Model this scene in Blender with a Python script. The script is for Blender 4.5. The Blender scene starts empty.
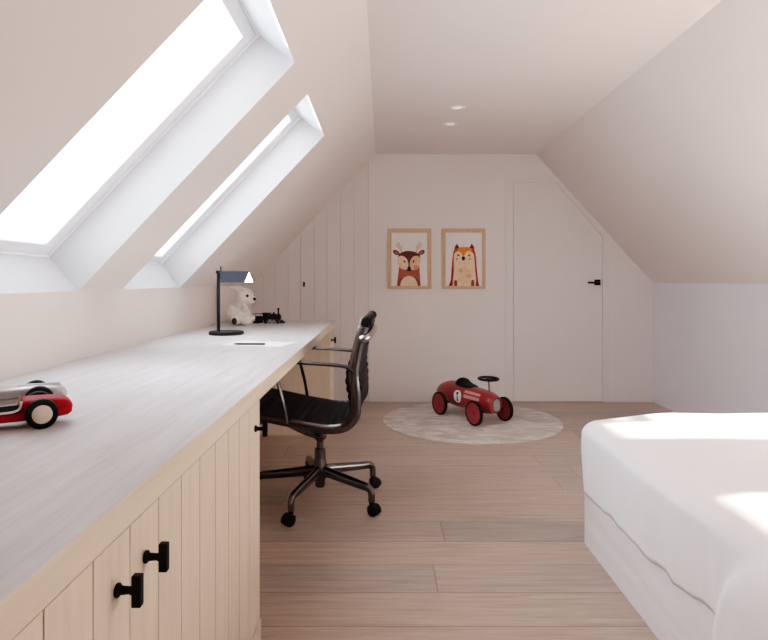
import bpy, bmesh, math, random
from mathutils import Vector, Matrix, Euler, noise
random.seed(7)
PI = math.pi
SC = bpy.context.scene
COL = SC.collection

# ------------------------------------------------------------------ materials
def new_mat(name):
    m = bpy.data.materials.new(name); m.use_nodes = True
    return m, m.node_tree, m.node_tree.nodes, m.node_tree.links, m.node_tree.nodes['Principled BSDF']

def mat(name, col, rough=0.5, metal=0.0, bump=0.0, bscale=200.0, var=0.0, vscale=6.0, emit=None, estr=0.0, coat=0.0, sheen=0.0, stretch=(1, 1, 1), spec=0.5):
    m, nt, N, L, p = new_mat(name)
    p.inputs['Base Color'].default_value = (*col, 1)
    p.inputs['Roughness'].default_value = rough
    p.inputs['Metallic'].default_value = metal
    p.inputs['Specular IOR Level'].default_value = spec
    if coat: p.inputs['Coat Weight'].default_value = coat; p.inputs['Coat Roughness'].default_value = 0.08
    if sheen: p.inputs['Sheen Weight'].default_value = sheen
    if emit: p.inputs['Emission Color'].default_value = (*emit, 1); p.inputs['Emission Strength'].default_value = estr
    tc = N.new('ShaderNodeTexCoord'); mp = N.new('ShaderNodeMapping'); mp.inputs['Scale'].default_value = stretch
    L.new(tc.outputs['Object'], mp.inputs['Vector'])
    n = N.new('ShaderNodeTexNoise'); n.inputs['Scale'].default_value = vscale; n.inputs['Detail'].default_value = 4
    L.new(mp.outputs[0], n.inputs['Vector'])
    r = N.new('ShaderNodeValToRGB')
    v = max(var, 0.01)
    r.color_ramp.elements[0].position = .3; r.color_ramp.elements[1].position = .7
    r.color_ramp.elements[0].color = (*[c*(1-v) for c in col], 1)
    r.color_ramp.elements[1].color = (*[min(1, c*(1+v)) for c in col], 1)
    L.new(n.outputs['Fac'], r.inputs[0]); L.new(r.outputs[0], p.inputs['Base Color'])
    if bump:
        b = N.new('ShaderNodeTexNoise'); b.inputs['Scale'].default_value = bscale; b.inputs['Detail'].default_value = 3
        L.new(mp.outputs[0], b.inputs['Vector'])
        bp = N.new('ShaderNodeBump'); bp.inputs['Strength'].default_value = bump; bp.inputs['Distance'].default_value = 0.002
        L.new(b.outputs['Fac'], bp.inputs['Height']); L.new(bp.outputs[0], p.inputs['Normal'])
    return m

def wood(name, c0, c1, axis, rough=0.4, fine=90.0, spec=0.5):
    """whitewashed oak: streaks drawn out along one axis"""
    m, nt, N, L, p = new_mat(name)
    tc = N.new('ShaderNodeTexCoord')
    def streak(sc, lo, det):
        mp = N.new('ShaderNodeMapping')
        s = [sc]*3; s[axis] = sc*lo; mp.inputs['Scale'].default_value = s
        L.new(tc.outputs['Object'], mp.inputs['Vector'])
        n = N.new('ShaderNodeTexNoise'); n.inputs['Scale'].default_value = 1.0; n.inputs['Detail'].default_value = det
        n.inputs['Roughness'].default_value = .6; n.inputs['Distortion'].default_value = .25
        L.new(mp.outputs[0], n.inputs['Vector']); return n
    a = streak(fine, .035, 5); b = streak(fine*.22, .06, 3)
    mx = N.new('ShaderNodeMath'); mx.operation = 'MULTIPLY_ADD'; mx.inputs[1].default_value = .55
    L.new(b.outputs['Fac'], mx.inputs[0])
    m2 = N.new('ShaderNodeMath'); m2.operation = 'MULTIPLY'; m2.inputs[1].default_value = .45
    L.new(a.outputs['Fac'], m2.inputs[0]); L.new(m2.outputs[0], mx.inputs[2])
    r = N.new('ShaderNodeValToRGB')
    r.color_ramp.elements[0].position = .36; r.color_ramp.elements[1].position = .62
    r.color_ramp.elements[0].color = (*c0, 1); r.color_ramp.elements[1].color = (*c1, 1)
    L.new(mx.outputs[0], r.inputs[0]); L.new(r.outputs[0], p.inputs['Base Color'])
    p.inputs['Roughness'].default_value = rough
    p.inputs['Specular IOR Level'].default_value = spec
    bp = N.new('ShaderNodeBump'); bp.inputs['Strength'].default_value = .12; bp.inputs['Distance'].default_value = .002
    L.new(mx.outputs[0], bp.inputs['Height']); L.new(bp.outputs[0], p.inputs['Normal'])
    return m

def floor_material():
    m, nt, N, L, p = new_mat('oak_planks')
    tc = N.new('ShaderNodeTexCoord'); sx = N.new('ShaderNodeSeparateXYZ'); L.new(tc.outputs['Object'], sx.inputs[0])
    def M(op, a, b=None, c=None):
        n = N.new('ShaderNodeMath'); n.operation = op
        for i, v in enumerate((a, b, c)):
            if v is None: continue
            if isinstance(v, (int, float)): n.inputs[i].default_value = v
            else: L.new(v, n.inputs[i])
        return n.outputs[0]
    PW, PL = .199, 2.15
    ry = M('DIVIDE', M('ADD', sx.outputs[1], 20*PW-.049), PW)
    row = M('FLOOR', ry); fy = M('SUBTRACT', ry, row)
    wn = N.new('ShaderNodeTexWhiteNoise'); wn.noise_dimensions = '1D'; L.new(row, wn.inputs['W'])
    rx = M('ADD', M('DIVIDE', M('ADD', sx.outputs[0], 30.0), PL), M('MULTIPLY', wn.outputs['Value'], 3.0))
    cidx = M('FLOOR', rx); fx = M('SUBTRACT', rx, cidx)
    cmb = N.new('ShaderNodeCombineXYZ'); L.new(row, cmb.inputs[0]); L.new(cidx, cmb.inputs[1])
    w2 = N.new('ShaderNodeTexWhiteNoise'); w2.noise_dimensions = '3D'; L.new(cmb.outputs[0], w2.inputs['Vector'])
    # grain
    cv = N.new('ShaderNodeCombineXYZ')
    L.new(M('ADD', M('MULTIPLY', sx.outputs[0], 2.2), M('MULTIPLY', w2.outputs['Value'], 37.0)), cv.inputs[0])
    L.new(M('MULTIPLY', sx.outputs[1], 34.0), cv.inputs[1]); L.new(M('MULTIPLY', w2.outputs['Value'], 11.0), cv.inputs[2])
    g = N.new('ShaderNodeTexNoise'); g.inputs['Scale'].default_value = 1.6; g.inputs['Detail'].default_value = 7; g.inputs['Roughness'].default_value = .65
    g.inputs['Distortion'].default_value = .6; L.new(cv.outputs[0], g.inputs['Vector'])
    gr = N.new('ShaderNodeValToRGB'); gr.color_ramp.elements[0].position = .32; gr.color_ramp.elements[1].position = .68
    gr.color_ramp.elements[0].color = (.35, .26, .213, 1); gr.color_ramp.elements[1].color = (.50, .39, .33, 1)
    L.new(g.outputs['Fac'], gr.inputs[0])
    hs = N.new('ShaderNodeHueSaturation')
    L.new(M('ADD', .86, M('MULTIPLY', w2.outputs['Value'], .26)), hs.inputs['Value'])
    L.new(M('ADD', .70, M('MULTIPLY', w2.outputs['Value'], .35)), hs.inputs['Saturation'])
    L.new(gr.outputs[0], hs.inputs['Color'])
    # joints
    ey = M('MULTIPLY', M('MINIMUM', fy, M('SUBTRACT', 1.0, fy)), PW)
    ex = M('MULTIPLY', M('MINIMUM', fx, M('SUBTRACT', 1.0, fx)), PL)
    e = M('MINIMUM', ey, ex)
    j = M('LESS_THAN', e, .0014)
    mx = N.new('ShaderNodeMix'); mx.data_type = 'RGBA'; mx.inputs['B'].default_value = (.10, .07, .055, 1)
    L.new(M('MULTIPLY', j, .8), mx.inputs['Factor']); L.new(hs.outputs[0], mx.inputs['A']); L.new(mx.outputs['Result'], p.inputs['Base Color'])
    p.inputs['Roughness'].default_value = .42; p.inputs['Specular IOR Level'].default_value = .35
    bp = N.new('ShaderNodeBump'); bp.inputs['Strength'].default_value = .15; bp.inputs['Distance'].default_value = .002
    L.new(M('SUBTRACT', g.outputs['Fac'], j), bp.inputs['Height']); L.new(bp.outputs[0], p.inputs['Normal'])
    return m

def glass_material():
    m, nt, N, L, p = new_mat('window_glass'); N.remove(p)
    out = N['Material Output']; t = N.new('ShaderNodeBsdfTransparent'); t.inputs[0].default_value = (.96, .98, .98, 1)
    g = N.new('ShaderNodeBsdfGlossy'); g.inputs['Roughness'].default_value = .02
    mx = N.new('ShaderNodeMixShader'); mx.inputs[0].default_value = .05; L.new(t.outputs[0], mx.inputs[1]); L.new(g.outputs[0], mx.inputs[2])
    L.new(mx.outputs[0], out.inputs[0]); return m

def rug_material():
    m, nt, N, L, p = new_mat('rug_pile')
    tc = N.new('ShaderNodeTexCoord')
    mp = N.new('ShaderNodeMapping'); mp.inputs['Scale'].default_value = (1.0, 2.2, 1); mp.inputs['Rotation'].default_value = (0, 0, .5)
    L.new(tc.outputs['Object'], mp.inputs[0])
    n = N.new('ShaderNodeTexNoise'); n.inputs['Scale'].default_value = 4.5; n.inputs['Detail'].default_value = 6; n.inputs['Distortion'].default_value = 1.3
    L.new(mp.outputs[0], n.inputs['Vector'])
    r = N.new('ShaderNodeValToRGB'); r.color_ramp.elements[0].position = .33; r.color_ramp.elements[1].position = .66
    r.color_ramp.elements[0].color = (.42, .37, .35, 1); r.color_ramp.elements[1].color = (.72, .66, .63, 1)
    L.new(n.outputs['Fac'], r.inputs[0]); L.new(r.outputs[0], p.inputs['Base Color']); p.inputs['Roughness'].default_value = .95
    b = N.new('ShaderNodeTexNoise'); b.inputs['Scale'].default_value = 140; L.new(tc.outputs['Object'], b.inputs['Vector'])
    bp = N.new('ShaderNodeBump'); bp.inputs['Strength'].default_value = .5; bp.inputs['Distance'].default_value = .004
    L.new(b.outputs['Fac'], bp.inputs['Height']); L.new(bp.outputs[0], p.inputs['Normal'])
    return m

def mesh_material():
    """dark woven chair netting, slightly see-through"""
    m, nt, N, L, p = new_mat('chair_netting')
    p.inputs['Base Color'].default_value = (.010, .0095, .010, 1); p.inputs['Specular IOR Level'].default_value = .15; p.inputs['Roughness'].default_value = .6
    tc = N.new('ShaderNodeTexCoord'); w = N.new('ShaderNodeTexNoise'); w.inputs['Scale'].default_value = 300
    L.new(tc.outputs['Object'], w.inputs['Vector'])
    bp = N.new('ShaderNodeBump'); bp.inputs['Strength'].default_value = .3; bp.inputs['Distance'].default_value = .001
    L.new(w.outputs['Fac'], bp.inputs['Height']); L.new(bp.outputs[0], p.inputs['Normal'])
    return m

W = {}
W['wall'] = mat('wall_paint', (.77, .725, .715), .85, bump=.05, bscale=500, var=.012, vscale=2)
W['slope'] = mat('slope_paint', (.78, .715, .675), .85, bump=.05, bscale=500, var=.012, vscale=2)
W['ceil'] = mat('ceiling_paint', (.77, .71, .685), .85, bump=.05, bscale=500, var=.012, vscale=2)
W['rwall'] = mat('right_wall_paint', (.77, .765, .82), .85, bump=.05, bscale=500, var=.012, vscale=2)
W['door'] = mat('door_paint', (.74, .70, .69), .6, var=.012, vscale=3)
W['panel'] = mat('panel_paint', (.73, .68, .665), .6, var=.02, vscale=3)
W['backing'] = mat('joint_shadow_paint', (.42, .36, .33), .9)
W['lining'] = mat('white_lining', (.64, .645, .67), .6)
W['frame'] = mat('white_lacquer', (.90, .925, .97), .4)
W['glass'] = glass_material()
W['floor'] = floor_material()
W['top'] = wood('limed_oak_top', (.50, .48, .49), (.63, .61, .63), 1, rough=.42, fine=190, spec=.2)
W['front'] = wood('limed_oak_front', (.68, .555, .435), (.77, .645, .525), 2, rough=.55, fine=190, spec=.3)
W['edge'] = wood('limed_oak_edge', (.68, .555, .435), (.77, .645, .525), 1, rough=.55, fine=190, spec=.3)
W['bedwood'] = wood('white_oak_bed', (.76, .73, .75), (.86, .83, .855), 1, rough=.55, fine=120, spec=.3)
W['iron'] = mat('black_iron', (.004, .0035, .0035), .6, var=.1, spec=.15)
W['black'] = mat('black_paint', (.008, .008, .009), .5, var=.1, spec=.2)
W['rubber'] = mat('black_rubber', (.006, .0055, .0055), .7, var=.1, spec=.2)
W['chrome'] = mat('dark_chrome', (.15, .147, .148), .15, metal=1.0, var=.03)
W['chrome2'] = mat('bright_chrome', (.45, .43, .42), .18, metal=1.0, var=.03)
W['net'] = mesh_material()
W['lamp'] = mat('graphite_lamp', (.008, .008, .010), .55, var=.05, spec=.22)
W['lampshade'] = mat('slate_shade', (.020, .022, .030), .6, var=.05, spec=.12)
W['glow'] = mat('lamp_diffuser', (1, .97, .9), .5, emit=(1, .93, .82), estr=6)
W['spot'] = mat('spot_lens', (.9, .88, .85), .4, emit=(1, .93, .88), estr=.55)
W['spotrim'] = mat('spot_rim', (.80, .76, .74), .4)
W['plush'] = mat('cream_fleece', (.72, .67, .61), .95, bump=.9, bscale=90, var=.1, vscale=60, sheen=.4)
W['plushpad'] = mat('dark_suede', (.05, .035, .03), .9, var=.1)
W['paper'] = mat('white_paper', (.76, .75, .77), .7)
W['red'] = mat('red_lacquer', (.34, .003, .012), .5, var=.03, spec=.08)
W['redcar'] = mat('ride_on_red', (.27, .018, .022), .35, var=.03, coat=.5)
W['redrim'] = mat('dusty_red', (.27, .03, .036), .5, var=.05)
W['silver'] = mat('silver_lacquer', (.50, .47, .47), .3, metal=.35, var=.02)
W['blue'] = mat('pale_blue_line', (.30, .33, .50), .4)
W['brownpeg'] = mat('brown_wood', (.25, .06, .03), .5)
W['cream'] = mat('cream_paint', (.78, .70, .62), .5)
W['bar'] = mat('bright_bars', (.75, .73, .71), .35, metal=.7)
W['matte'] = mat('matte_black', (.008, .008, .008), .95, var=.1, spec=.02)
W['hubwood'] = mat('pale_maple', (.72, .62, .53), .6, var=.05, vscale=40)
W['whitepaint'] = mat('white_paint', (.80, .76, .74), .5)
W['pink'] = mat('faded_pink', (.62, .28, .28), .5)
W['frameoak'] = mat('oak_frame', (.60, .40, .265), .5, var=.10, vscale=14, stretch=(6, 6, 1))
W['rug'] = rug_material()
W['duvet'] = mat('white_cotton', (.87, .87, .90), .85, bump=.15, bscale=25, var=.01)
W['mattress'] = mat('mattress_ticking', (.8, .78, .76), .9)

# ------------------------------------------------------------------ mesh builder
class MB:
    def __init__(s): s.bm = bmesh.new(); s.mi = 0
    def _mark(s, fs):
        for f in fs: f.material_index = s.mi
    def box(s, x0, x1, y0, y1, z0, z1, M=None):
        P = [Vector((x, y, z)) for x in (x0, x1) for y in (y0, y1) for z in (z0, z1)]
        if M is not None: P = [M @ p for p in P]
        v = [s.bm.verts.new(p) for p in P]
        q = [(0, 1, 3, 2), (4, 6, 7, 5), (0, 4, 5, 1), (2, 3, 7, 6), (0, 2, 6, 4), (1, 5, 7, 3)]
        s._mark([s.bm.faces.new([v[i] for i in f]) for f in q]); return s
    def prism(s, poly, a, b, fn):
        """poly: list of 2D points, extruded between a and b; fn(u,v,w)->xyz"""
        A = [s.bm.verts.new(fn(u, v, a)) for u, v in poly]; B = [s.bm.verts.new(fn(u, v, b)) for u, v in poly]
        n = len(poly); fs = [s.bm.faces.new(A[::-1]), s.bm.faces.new(B)]
        for i in range(n): fs.append(s.bm.faces.new((A[i], A[(i+1) % n], B[(i+1) % n], B[i])))
        s._mark(fs); return s
    def flat(s, pts3):
        s._mark([s.bm.faces.new([s.bm.verts.new(p) for p in pts3])]); return s
    def loft(s, rings, cap=True, closed=False):
        R = [[s.bm.verts.new(p) for p in r] for r in rings]; n = len(R[0]); fs = []
        m = len(R)
        for i in range(m if closed else m-1):
            a, b = R[i], R[(i+1) % m]
            for k in range(n): fs.append(s.bm.faces.new((a[k], a[(k+1) % n], b[(k+1) % n], b[k])))
        if cap and not closed: fs.append(s.bm.faces.new(R[0][::-1])); fs.append(s.bm.faces.new(R[-1]))
        s._mark(fs); return s
    def tube(s, pts, r, seg=10, closed=False, flat=None, up=None):
        """r: radius, list of radii; flat=(a,b): elliptical half sizes along side/up"""
        pts = [Vector(p) for p in pts]; n = len(pts); rings = []
        prev = None
        for i, p in enumerate(pts):
            if closed: t = (pts[(i+1) % n]-pts[i-1])
            else: t = pts[min(i+1, n-1)]-pts[max(i-1, 0)]
            t.normalize()
            if up is not None: b = Vector(up)
            elif prev is None: b = Vector((0, 0, 1)) if abs(t.z) < .9 else Vector((0, 1, 0))
            else: b = prev
            a = t.cross(b).normalized(); b = a.cross(t).normalized(); prev = b
            rr = r[i] if isinstance(r, (list, tuple)) else r
            ra, rb = (rr, rr) if flat is None else (flat[0]*rr, flat[1]*rr)
            rings.append([p+a*ra*math.cos(2*PI*k/seg)+b*rb*math.sin(2*PI*k/seg) for k in range(seg)])
        return s.loft(rings, True, closed)
    def cyl(s, p0, p1, r0, r1=None, seg=24):
        return s.tube([p0, p1], [r0, r0 if r1 is None else r1], seg)
    def lathe(s, prof, c=(0, 0, 0), axis='Z', seg=32, M=None):
        """prof: list of (radius, height)"""
        rings = []
        for r, h in prof:
            ring = []
            for k in range(seg):
                a = 2*PI*k/seg; x, y = r*math.cos(a), r*math.sin(a)
                p = {'Z': (x, y, h), 'Y': (x, h, y), 'X': (h, x, y)}[axis]
                p = Vector(p)
                if M is not None: p = M @ p
                ring.append(p+Vector(c))
            rings.append(ring)
        return s.loft(rings)
    def ell(s, c, r, seg=20, rings=12, M=None):
        c = Vector(c); R = []
        for i in range(rings+1):
            t = PI*(i+.02*(i == 0)-.02*(i == rings))/rings
            R.append([None]*seg)
            for k in range(seg):
                a = 2*PI*k/seg
                p = Vector((r[0]*math.sin(t)*math.cos(a), r[1]*math.sin(t)*math.sin(a), -r[2]*math.cos(t)))
                if M is not None: p = M @ p
                R[i][k] = p+c
        return s.loft(R)
    def build(s, name, mats, parent=None, smooth=False, bevel=0.0, angle=40, loc=None):
        bmesh.ops.recalc_face_normals(s.bm, faces=s.bm.faces[:])
        me = bpy.data.meshes.new(name); s.bm.to_mesh(me); s.bm.free()
        for m in (mats if isinstance(mats, (list, tuple)) else [mats]): me.materials.append(m)
        if smooth:
            me.polygons.foreach_set('use_smooth', [True]*len(me.polygons)); me.set_sharp_from_angle(angle=math.radians(angle))
        o = bpy.data.objects.new(name, me); COL.objects.link(o)
        if parent is not None: o.parent = parent
        if loc is not None: o.location = loc
        if bevel:
            b = o.modifiers.new('bevel', 'BEVEL'); b.width = bevel; b.segments = 2; b.limit_method = 'ANGLE'; b.angle_limit = math.radians(50)
        return o

def thing(name, label, cat, loc=(0, 0, 0), rotz=0.0, group=None, kind=None):
    o = bpy.data.objects.new(name, None); COL.objects.link(o); o.empty_display_size = .05
    o.location = loc; o.rotation_euler = (0, 0, rotz)
    return tag(o, label, cat, group, kind)
def tag(o, label, cat, group=None, kind=None):
    if label: o['label'] = label
    if cat: o['category'] = cat
    if group: o['group'] = group
    if kind: o['kind'] = kind
    return o
def struct(o, label, cat): return tag(o, label, cat, None, 'structure')
def copy_tree(o, parent=None):
    c = o.copy(); COL.objects.link(c)
    if parent is not None: c.parent = parent
    for ch in list(o.children): copy_tree(ch, c)
    return c
def spline(P, k=6):
    P = [Vector(p) for p in P]; out = []
    for i in range(len(P)-1):
        a, b, c, d = P[max(i-1, 0)], P[i], P[i+1], P[min(i+2, len(P)-1)]
        for j in range(k):
            t = j/k
            out.append(.5*((2*b)+(c-a)*t+(2*a-5*b+4*c-d)*t*t+(3*b-a-3*c+d)*t**3))
    out.append(P[-1]); return out
def clip(poly, a, b, c):
    """keep a*x+b*y<=c"""
    out = []
    for i in range(len(poly)):
        p, q = poly[i], poly[(i+1) % len(poly)]
        dp, dq = a*p[0]+b*p[1]-c, a*q[0]+b*q[1]-c
        if dp <= 0: out.append(p)
        if dp*dq < 0:
            t = dp/(dp-dq); out.append((p[0]+t*(q[0]-p[0]), p[1]+t*(q[1]-p[1])))
    return out

def sstep(a, b, x):
    t = max(0, min(1, (x-a)/(b-a))); return t*t*(3-2*t)

# ------------------------------------------------------------------ room dimensions (camera stands over the origin)
XL, XR = -1.123, 2.316           # knee walls
YB, YF = 5.225, -2.2             # back wall, wall behind the camera
ZKL, ZKR, ZC = 1.004, 1.02, 2.124
XCL, XCR = -.061, 1.31           # flat ceiling
EYE = 1.045
sl = (ZC-ZKL)/(XCL-XL); sr = (ZC-ZKR)/(XR-XCR)
LS = math.hypot(XCL-XL, ZC-ZKL); ux, uz = (XCL-XL)/LS, (ZC-ZKL)/LS
def S(s_, y, n): return Vector((XL+s_*ux-n*uz, y, ZKL+s_*uz+n*ux))     # left slope coordinates

struct(MB().box(XL-.1, XR+.1, YF-.1, YB+.1, -.1, 0).build('floor', W['floor']), 'greyish brown oak plank floor', 'floor')
struct(MB().box(XCL-.12, XCR+.12, YF-.1, YB+.1, ZC, ZC+.1).build('ceiling', W['ceil']), 'flat strip of cream ceiling between the slopes', 'ceiling')
struct(MB().box(XL-.1, XL, YF-.1, YB+.1, -.1, ZKL).build('wall_left', W['slope']), 'low cream wall above the desk under the skylights', 'wall')
struct(MB().box(XR, XR+.1, YF-.1, YB+.1, -.1, ZKR).build('wall_right', W['rwall']), 'low white wall behind the bed', 'wall')
m = MB(); m.prism([(XR, ZKR), (XCR, ZC), (XCR+.07, ZC+.07), (XR+.07, ZKR+.07)], YF-.1, YB+.1, lambda u, v, w: (u, w, v))
struct(m.build('wall_right_slope', W['ceil']), 'sloping ceiling above the bed', 'ceiling')
# front wall (behind the camera)
room = [(XL, 0), (XR, 0), (XR, ZKR), (XCR, ZC), (XCL, ZC), (XL, ZKL)]
m = MB(); m.prism(room, YF-.1, YF, lambda u, v, w: (u, w, v)); struct(m.build('wall_front', W['wall']), 'wall behind the viewer', 'wall')

# left slope with skylight holes
SKY = [(1.49, 2.25), (2.63, 3.385)]
STOP = 1.161
m = MB(); ys = sorted(SKY); edges = [YF-.1]+[e for p in ys for e in p]+[YB+.1]
fn = lambda u, v, w: S(u, v, w)
for i in range(0, len(edges), 2): m.prism([(0, edges[i]), (LS, edges[i]), (LS, edges[i+1]), (0, edges[i+1])], 0, .06, fn)
for a, b in ys: m.prism([(STOP, a), (LS, a), (LS, b), (STOP, b)], 0, .06, fn)
struct(m.build('wall_left_slope', W['slope']), 'sloping cream ceiling pierced by skylights', 'ceiling')

def ring(m, o, i, d0, d1):
    """rectangular frame on the slope; o,i=(s0,s1,y0,y1)"""
    for (a, b, c, d) in ((o[0], i[0], o[2], o[3]), (i[1], o[1], o[2], o[3]), (i[0], i[1], o[2], i[2]), (i[0], i[1], i[3], o[3])):
        m.prism([(a, c), (b, c), (b, d), (a, d)], d0, d1, fn)
def skylight(k, y0, y1, label):
    r = thing('window_%d' % k, label, 'skylight', S(0, (y0+y1)/2, 0), 0, None, 'structure')
    off = Matrix.Translation(-S(0, (y0+y1)/2, 0))
    D = .155; a = (0, STOP, y0, y1); b = (.024, STOP-.022, y0+.022, y1-.022)
    def fin(m, n, mt, bev=0):
        m.bm.transform(off); return m.build(n, mt, r, bevel=bev)
    m = MB(); ca = [(a[0], a[2]), (a[1], a[2]), (a[1], a[3]), (a[0], a[3])]; cb = [(b[0], b[2]), (b[1], b[2]), (b[1], b[3]), (b[0], b[3])]
    for i in range(4):
        p, q, t, w = ca[i], ca[(i+1) % 4], cb[(i+1) % 4], cb[i]
        m.flat([S(*p, 0), S(*q, 0), S(*t, D), S(*w, D)])
    fin(m, 'window_lining', W['lining'])
    m = MB(); o = (b[0]-.05, b[1]+.05, b[2]-.05, b[3]+.05); i1 = (b[0]+.004, b[1]-.004, b[2]+.004, b[3]-.004)
    ring(m, o, i1, D, D+.055); fin(m, 'window_frame', W['frame'], .002)
    m = MB(); i2 = (i1[0]+.045, i1[1]-.05, i1[2]+.06, i1[3]-.06)
    ring(m, (i1[0]+.0005, i1[1]-.0005, i1[2]+.0005, i1[3]-.0005), i2, D+.010, D+.055); fin(m, 'window_sash', W['frame'], .004)
    m = MB(); e = .01; m.flat([S(i2[0]-e, i2[2]-e, D+.04), S(i2[1]+e, i2[2]-e, D+.04), S(i2[1]+e, i2[3]+e, D+.04), S(i2[0]-e, i2[3]+e, D+.04)])
    fin(m, 'window_glass', W['glass'])
skylight(1, *SKY[0], 'nearer white framed skylight in the sloping ceiling')
skylight(2, *SKY[1], 'farther white framed skylight in the sloping ceiling')

# back wall: dark backing slab, painted cladding in front of it, doors set into the cladding
def bx(px): return (px-382.6)/116.75
def bz(py): return EYE+(280-py)/116.75
m = MB(); m.prism([(XL-.1, -.1), (XR+.1, -.1), (XR+.1, ZKR), (XCR, ZC+.1), (XCL, ZC+.1), (XL-.1, ZKL)], YB+.012, YB+.1, lambda u, v, w: (u, w, v))
wb = struct(m.build('wall_back', W['backing']), 'painted back wall with grooved boards on the left', 'wall')
def clad(polys, name, mt, parent, y0=YB, y1=YB+.012, loc=(0, 0, 0), bev=0.0):
    m = MB()
    for p in polys:
        p = clip(p, -sl, 1, ZKL-sl*XL); p = clip(p, sr, 1, ZC+sr*XCR); p = clip(p, 0, 1, ZC)
        if len(p) > 2: m.prism(p, y0, y1, lambda u, v, w: (u-loc[0], w-loc[1], v-loc[2]))
    return m.build(name, mt, parent, bevel=bev)
R4 = lambda a, b, z0=0.0, z1=3.0: [(a, z0), (b, z0), (b, z1), (a, z1)]
lines = [bx(x) for x in (263.5, 275.6, 288.2)]
xs = [XL]+lines+[bx(300.7)]
g = .0011
clad([R4(xs[i]+(g if i else 0), xs[i+1]-(g if i < 3 else .002)) for i in range(4)], 'wall_boards', W['panel'], wb)
XF0, XF1 = bx(505.5), bx(609)       # door frame outer
ZF = bz(175)
clad([R4(bx(368.2)+.002, XF0-.0008), R4(XF1+.0008, XR), R4(XF0-.0008, XF1+.0008, ZF+.0008)], 'wall_plaster', W['wall'], wb)
# hidden door made of grooved boards
xs = [bx(x) for x in (300.7, 314.2, 327, 340.6, 354, 368.2)]
dl = (bx(334), YB, 0)
d2 = thing('door_2', 'cupboard door of grooved painted boards under the slope', 'door', dl, 0, None, 'structure')
clad([R4(xs[i]+(g if i else .0028), xs[i+1]-(g if i < 4 else .0015), .006) for i in range(5)], 'door_boards', W['panel'], d2, loc=dl)
m = MB(); m.lathe([(.009, 0), (.009, -.006), (.006, -.008)], (bx(304)-dl[0], -.0, bz(284)), 'Y', 16); m.box(bx(304)-dl[0]-.008, bx(304)-dl[0]+.008, -.004, 0, bz(284)-.024, bz(284)+.018)
m.build('keyhole_plate', W['iron'], d2)
# white door with a cut corner
dl = ((bx(513)+bx(602))/2, YB, 0)
d1 = thing('door_1', 'white flush door with its corner cut off by the slope', 'door', dl, 0, None, 'structure')
DX0, DX1, DXC, DZ1, DZC = bx(513.6), bx(602.3), bx(555.3), bz(182.4), bz(237)
leaf = [(DX0, .006), (DX1, .006), (DX1, DZC), (DXC, DZ1), (DX0, DZ1)]
clad([leaf], 'door_leaf', W['door'], d1, y0=YB-.001, loc=dl)
e = .0035
fr = [R4(XF0, DX0-e, 0, ZF), [(DX0-e, DZ1+e), (DXC+.002, DZ1+e), (DXC+.03, ZF), (DX0-e, ZF)],
      [(DXC+.002, DZ1+e), (DX1+e, DZC+.002), (XF1, DZC+.002), (XF1, ZF), (DXC+.03, ZF)], R4(DX1+e, XF1, 0, DZC+.002)]
clad(fr, 'door_frame', W['door'], d1, y0=YB-.003, loc=dl)
m = MB(); hx, hz = bx(597.2), bz(282.4)
m.box(hx-.025-dl[0], hx+.025-dl[0], -.012, 0, hz-.025, hz+.025)
m.cyl((hx-dl[0], -.01, hz), (hx-dl[0], -.05, hz), .009, seg=14)
m.tube([(hx+.009-dl[0], -.05, hz-.002), (hx-.095-dl[0], -.05, hz-.002)], .0085, 12)
m.build('door_handle', W['iron'], d1, smooth=True, bevel=.002)

# recessed ceiling spots
for i, (x, y, lab) in enumerate(((.465, 3.816, 'recessed ceiling spotlight nearer to the viewer'), (.465, 4.206, 'recessed ceiling spotlight nearer to the back wall'))):
    if i == 0:
        sp0 = t = thing('ceiling_spotlight', lab, 'light', (x, y, ZC), 0, 'recessed ceiling spotlights')
        MB().lathe([(.032, -.002), (.034, -.006), (.052, -.006), (.054, -.001), (.032, -.0005)], seg=32).build('rim', W['spotrim'], t, smooth=True)
        MB().lathe([(.033, -.001), (.02, -.0035), (.001, -.004)], seg=24).build('lens', W['spot'], t, smooth=True)
    else:
        t = copy_tree(sp0); t.location = (x, y, ZC); t['label'] = lab

# ------------------------------------------------------------------ desk
XD = -.35; YD0, YD1 = -.02, 4.445; ZD = .75; ZU = .7045
m = MB(); m.box(XL+.001, XD, YD0, YD1, ZU, ZD)
for f in m.bm.faces:
    f.material_index = 0 if f.calc_center_median().z > ZD-.001 else 1
tp = m.build('desk_worktop', [W['top'], W['edge']], bevel=.0015)
tag(tp, 'long limed oak desk worktop running under the skylights', 'desk')

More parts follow.
